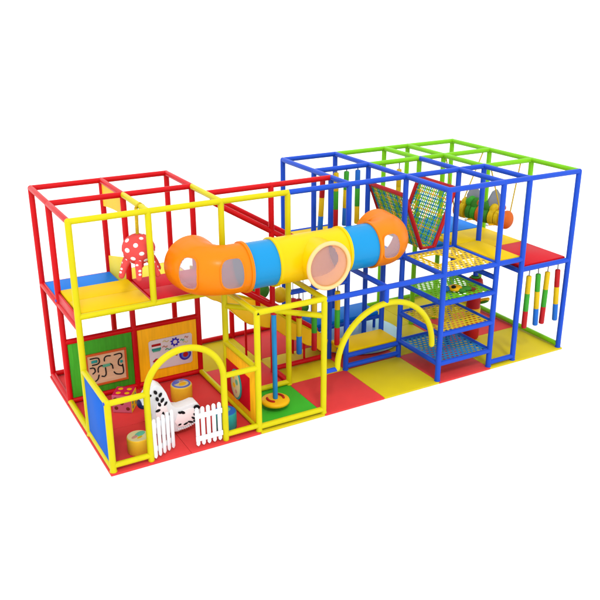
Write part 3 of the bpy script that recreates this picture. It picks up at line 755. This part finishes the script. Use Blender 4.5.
# ------------------------------------------------------------------ maze panel
mz = thing('maze_panel', (.6, 1.2, .1), 'green wall panel carrying an orange framed wooden maze board', 'play panel')
MB().box((.6, 1.2, .6), (1.1, .04, 1.0), .01).build('panel', PGRN, mz)
fz = .235; zt_ = .845; x0, x1 = .31, 1.03
fr = MB()
for c_, d_ in ((((x0+x1)/2, 1.17, zt_-.02), (x1-x0, .03, .04)), (((x0+x1)/2, 1.17, fz+.02), (x1-x0, .03, .04)), ((x0+.018, 1.169, (fz+zt_)/2), (.036, .03, zt_-fz-.081)), ((x1-.018, 1.169, (fz+zt_)/2), (.036, .03, zt_-fz-.081))): fr.box(c_, d_, .005)
fr.build('board_frame', ORF, mz)
bd = MB().box(((x0+x1)/2, 1.172, (fz+zt_)/2), (x1-x0-.074, .014, zt_-fz-.082)).build('board', WOOD, mz)
def track(pts, nm='track', m=BLACK, r=.012):
    for _ in range(2):
        q = [pts[0]]
        for a, b in zip(pts, pts[1:]):
            q += [(a[0]*.75+b[0]*.25, a[1]*.75+b[1]*.25), (a[0]*.25+b[0]*.75, a[1]*.25+b[1]*.75)]
        pts = q+[pts[-1]]
    return MB().tube([(x0+u*(x1-x0), 1.163, fz+v*(zt_-fz)) for u, v in pts], r, 8).build(nm, m, bd)
for pts in ([(.12, .86), (.30, .86), (.33, .8), (.33, .70), (.28, .66), (.16, .66)], [(.10, .58), (.18, .58), (.21, .52), (.21, .44), (.15, .40)],
            [(.45, .72), (.45, .80), (.50, .86), (.60, .84)], [(.70, .84), (.84, .86), (.88, .82), (.88, .72), (.80, .68), (.78, .60), (.78, .5), (.86, .46)],
            [(.28, .42), (.28, .54), (.33, .60), (.46, .58)], [(.46, .5), (.47, .30), (.42, .24), (.36, .27)], [(.58, .60), (.63, .56), (.64, .44)],
            [(.88, .5), (.90, .26), (.85, .20), (.70, .24), (.66, .32)], [(.20, .16), (.26, .2), (.29, .32)]):
    track(pts)
for u, v, w in ((.21, .76, .07), (.49, .575, .09), (.86, .6, .03)):
    MB().box((x0+u*(x1-x0), 1.158, fz+v*(zt_-fz)), (w*1.5, .012, .05), .005).build('slider', MINT if w > .08 else TEAL, bd)

# ------------------------------------------------------------------ activity panel
ap = thing('activity_panel', (1.8, 1.2, .1), 'amber wall panel carrying a pale lilac activity board with a blue and red dial', 'play panel')
MB().box((1.8, 1.2, .6), (1.1, .04, 1.0), .01).build('panel', PORG, ap)
poly = [(1.44, .32), (1.46, .29), (2.2, .28), (2.235, .31), (2.25, .83), (2.22, .865), (1.47, .86), (1.435, .83)]
ab = MB().prism(poly, lambda u, v, t: (u, 1.178-t, v), 0, .02, .004).build('board', LILAC, ap)
def flat(c, d, m, nm, y=1.156): return MB().box((c[0], y, c[1]), (d[0], .008, d[1]), .003).build(nm, m, ab)
flat((1.57, .765), (.17, .045), RRED, 'bar'); flat((1.57, .725), (.14, .035), WHITE, 'bar'); flat((1.57, .685), (.17, .045), TEAL, 'bar'); flat((1.57, .65), (.14, .025), MINT, 'bar')
dl = MB().lathe((2.1, 1.16, .475), [(.112, 0), (.112, .012), (.1, .018)], 36, axis='y').build('dial', DIAL, ab)
MB().lathe((2.1, 1.141, .475), [(.078, 0), (.078, .004)], 32, axis='y').build('dial_ring', VIOL, dl)
MB().lathe((2.1, 1.136, .475), [(.05, 0), (.045, .006)], 24, axis='y').build('dial_hub', RRED, dl)
b = MB(); gc = (1.92, .755)
poly = []
for k in range(32):
    a = 2*PI*k/32; r = .085 if (k//2) % 2 else .06; poly.append((gc[0]+r*math.cos(a), gc[1]+r*math.sin(a)))
gw = b.prism(poly, lambda u, v, t: (u, 1.157-t, v), 0, .012).build('gear', DIAL, ab)
MB().lathe((gc[0], 1.146, gc[1]), [(.04, 0), (.034, .006)], 20, axis='y').build('gear_hub', LILAC, gw)
MB().tube([(1.51, 1.155, .46), (1.55, 1.15, .49), (1.60, 1.15, .485), (1.64, 1.15, .45)], .018, 8).build('handle', RRED, ab)
MB().box((1.56, 1.152, .40), (.13, .01, .06), .004).build('car', RRED, ab)
for x in (1.52, 1.61): MB().lathe((x, 1.15, .368), [(.022, 0), (.02, .008)], 14, axis='y').build('wheel', BLACK, ab)
for x, z, w, m in ((1.75, .80, .1, CREAM), (1.73, .70, .08, ROSE), (1.79, .64, .1, MINT), (2.06, .76, .06, MINT), (2.12, .71, .08, CREAM), (2.14, .80, .06, ROSE), (1.85, .56, .06, ROSE), (1.93, .50, .04, RRED)):
    MB().tube([(x-w/2, 1.156, z), (x-w/4, 1.156, z+.018), (x, 1.156, z), (x+w/4, 1.156, z-.016), (x+w/2, 1.156, z+.004)], .011, 6).build('squiggle', m, ab)

# ------------------------------------------------------------------ big arch
ba = thing('entrance_arch', (4.83, -1.2, .72), 'big half round yellow arch hung between the yellow post and the blue tower', 'arch')
MB().tube([(4.84-.98*math.cos(a), -1.2, .76+.975*math.sin(a)) for a in [PI*i/40 for i in range(41)]], .05, 18).build('arch_tube', YEL, ba)
MB().tube([(4.8, -1.2, 1.72), (4.8, -1.2, D-.02)], .046, 16, 'flat').build('hanger_post', BLU, ba)
MB().tube([(3.66, -1.2, .75), (3.86, -1.2, .75)], .04, 14).build('clamp', BLU, ba)

# ------------------------------------------------------------------ loose toys in the pen
def stool(x, y, r, h, side_m, top_m, prints, label, ring=None):
    t = thing('drum_stool', (x, y, 0), label, 'stool', 'drum stools in the toddler pen')
    MB().lathe((x, y, 0), [(r*.6, .0), (r*.96, .0), (r, .012), (r, h-.02), (r*.97, h-.004), (r*.9, h), (.01, h+.003)], 40).build('body', side_m, t, 60)
    c_ = MB().lathe((x, y, h), [(r*.94, -.002), (r*.92, .006), (.01, .009)], 40).build('top_print', top_m, t, 60)
    for u, v, a, b_, m in prints:
        MB().sphere((x+u*r, y+v*r, h+.008), (a*r, b_*r, .006), 18, 8, Matrix.Rotation(.5, 4, 'Z')).build('printed_patch', m, c_)
    if ring:
        MB().tube([(x+r*.78*math.cos(2*PI*k/40), y+r*.78*math.sin(2*PI*k/40), h+.008) for k in range(40)], .016, 8, closed=True).build('printed_ring', ring, c_)
    return t
stool(.52, -.83, .175, .26, STOOL, CREAM, [(.25, .2, .55, .34, MINT), (-.3, -.1, .38, .2, ROSE), (.05, -.35, .3, .14, RYEL)], 'amber drum stool with a mint and rose printed top just behind the front fence rail')
stool(1.72, .42, .185, .29, STOOL, CREAM, [(-.35, .35, .42, .2, VIOL), (.3, .5, .3, .14, ROSE), (.1, -.1, .4, .3, DISC)], 'amber drum stool with a violet ringed top at the back of the pen', VIOL)
stool(1.98, -.82, .185, .29, TEAL, RBLU, [(.1, .1, .5, .4, MINT), (-.3, -.2, .3, .2, VIOL)], 'teal drum stool with a blue top half hidden behind the closed picket gate')

# die
R_ = Matrix.Translation((.76, .58, .165)) @ Matrix.Rotation(math.radians(-34), 4, 'Z')
dc = thing('foam_die', (.76, .58, 0), 'big pink foam die with brown spots and a magenta top beside the maze panel', 'dice')
a_ = .165
bm = bmesh.new(); bmesh.ops.create_cube(bm, size=2*a_); bmesh.ops.bevel(bm, geom=bm.edges[:], offset=.014, segments=2, profile=.5, affect='EDGES')
mb = MB(); bm.verts.ensure_lookup_table()
for f in bm.faces:
    nrm = f.normal; mb.slot(1 if nrm.z > .7 else (2 if nrm.x > .7 else 0))
    mb.add([R_ @ v.co for v in f.verts], [tuple(range(len(f.verts)))])
bm.free(); body = mb.build('cube', [DPNK, MAGE, PYEL], dc)
def spots(face, pts, m, r):
    b = MB()
    for u, v in pts:
        p, q = {'f': (Vector((u*a_, -a_, v*a_)), Matrix.Rotation(PI/2, 4, 'X')), 't': (Vector((u*a_, v*a_, a_)), Matrix.Identity(4)), 's': (Vector((a_, u*a_, v*a_)), Matrix.Rotation(PI/2, 4, 'Y'))}[face]
        b.sphere(R_ @ p, (r, r, .004), 16, 6, R_.to_3x3().to_4x4() @ q)
    b.build('spots', m, body)
spots('f', [(-.62, .55), (.55, .62), (0, .1), (-.6, -.45), (.6, -.5)], BROWN, .034)
spots('t', [(-.45, -.45), (.45, -.45), (-.45, .45), (.45, .45)], DISC, .042)
spots('s', [(-.5, .5), (.5, .5), (-.5, 0), (.5, 0), (-.5, -.5), (.5, -.5)], TEAL, .03)

# zebra rocker
zb = thing('zebra_rocker', (1.1, -.6, 0), 'white zebra ride on toy with black marks behind the open picket gate', 'ride-on toy')
zo = [(.66, .66), (.67, .74), (.74, .83), (.82, .92), (.87, .97), (.93, .97), (1.0, .915), (1.06, .80), (1.10, .67), (1.14, .565), (1.19, .51), (1.28, .485), (1.40, .495), (1.50, .515), (1.56, .50), (1.60, .43), (1.61, .3), (1.56, .2), (1.50, .15), (1.44, .13), (1.38, .1), (1.30, .1), (1.22, .07), (1.12, .09), (1.0, .07), (.9, .1), (.82, .16), (.79, .3), (.80, .48), (.78, .57), (.72, .60)]
zbody = MB().prism(zo, lambda u, v, t: (u, -.6+t, v), -.11, .11, .018).build('body', WHITE, zb)
pk = [(1.22, .40), (1.30, .42), (1.42, .44), (1.52, .42), (1.56, .33), (1.53, .23), (1.44, .17), (1.32, .14), (1.22, .16), (1.16, .26)]
MB().prism(pk, lambda u, v, t: (u, -.715+t, v), -.008, .006, .004).build('belly_pad', PINK, zb)
MB().prism([(.86, .5), (.9, .66), (.98, .7), (1.04, .6), (1.06, .48), (.98, .36), (.88, .38)], lambda u, v, t: (u, -.715+t, v), -.008, .006, .004).build('chest_pad', PINK, zb)
b = MB()
for (u, v, w, h, an) in [(.88, .86, .03, .05, .5), (.955, .80, .03, .05, -.5), (.98, .70, .03, .055, -.6), (.90, .74, .03, .05, .3), (1.03, .63, .025, .05, -.7), (.93, .64, .028, .05, .4), (.90, .54, .05, .03, .2), (.98, .46, .025, .05, 0), (1.08, .40, .022, .07, 0), (.9, .34, .022, .05, 0),
                         (1.30, .40, .055, .03, -.6), (1.25, .41, .04, .025, -.6), (1.54, .43, .07, .05, -.5), (1.53, .36, .06, .028, -.9), (1.51, .30, .06, .024, -.8), (1.48, .25, .06, .022, -.7), (1.42, .2, .06, .022, -.4), (1.34, .19, .05, .02, .3), (1.24, .2, .035, .02, .2), (1.50, .19, .05, .022, -.6)]:
    M = Matrix.Translation((u, -.726, v)) @ Matrix.Rotation(-an, 4, 'Y')
    b.sphere((0, 0, 0), (1, 1, 1), 16, 8, M @ Matrix.Diagonal((w*.85, .006, h*.82, 1)))
b.build('stripes', BLACK, zb)
b = MB()
for k in range(9): b.sphere((1.22+.034*k, -.72, .115-.02*math.sin(PI*k/8)+ (k*.006)), (.014, .012, .02), 10, 6)
b.build('fringe', WHITE, zb)
MB().sphere((.70, -.6, .655), (.085, .125, .075), 20, 12).build('muzzle', NAVY, zb)
for s in (-1, 1): MB().sphere((.80, -.6+s*.112, .82), (.02, .008, .022), 12, 8).build('eye', BLACK, zb)

# ------------------------------------------------------------------ camera, light, world
cam = bpy.data.cameras.new('camera'); co = bpy.data.objects.new('camera', cam); COL.objects.link(co)
cp = Vector((-2.641786, -11.505604, 6.666016)); yaw, pitch, roll, foc = .51236619, .36810074, -.00154491, 814.05858
Fv = Vector((math.sin(yaw)*math.cos(pitch), math.cos(yaw)*math.cos(pitch), -math.sin(pitch))); Rv = Vector((math.cos(yaw), -math.sin(yaw), 0)); Uv = Rv.cross(Fv)
R2 = Rv*math.cos(roll)+Uv*math.sin(roll); U2 = -Rv*math.sin(roll)+Uv*math.cos(roll)
co.matrix_world = Matrix(((R2.x, U2.x, -Fv.x, cp.x), (R2.y, U2.y, -Fv.y, cp.y), (R2.z, U2.z, -Fv.z, cp.z), (0, 0, 0, 1)))
cam.sensor_width = 36; cam.lens = foc/600*36; cam.clip_end = 5000
S.camera = co

w = bpy.data.worlds.new('World'); S.world = w; w.use_nodes = True
w.node_tree.nodes['Background'].inputs['Color'].default_value = (1, 1, 1, 1)
w.node_tree.nodes['Background'].inputs['Strength'].default_value = 1.58
sun = bpy.data.lights.new('key_light', 'SUN'); sun.energy = 1.15; sun.angle = math.radians(9); sun.color = (1, .985, .96)
so = bpy.data.objects.new('key_light', sun); COL.objects.link(so)
d = Vector((.22, .62, -.80)); so.rotation_euler = d.to_track_quat('-Z', 'Y').to_euler(); so.location = (0, -6, 9)

S.view_settings.view_transform = 'Standard'; S.view_settings.look = 'None'; S.view_settings.exposure = 0; S.view_settings.gamma = 1
S.cycles.max_bounces = 8; S.cycles.transparent_max_bounces = 12
S.render.film_transparent = False
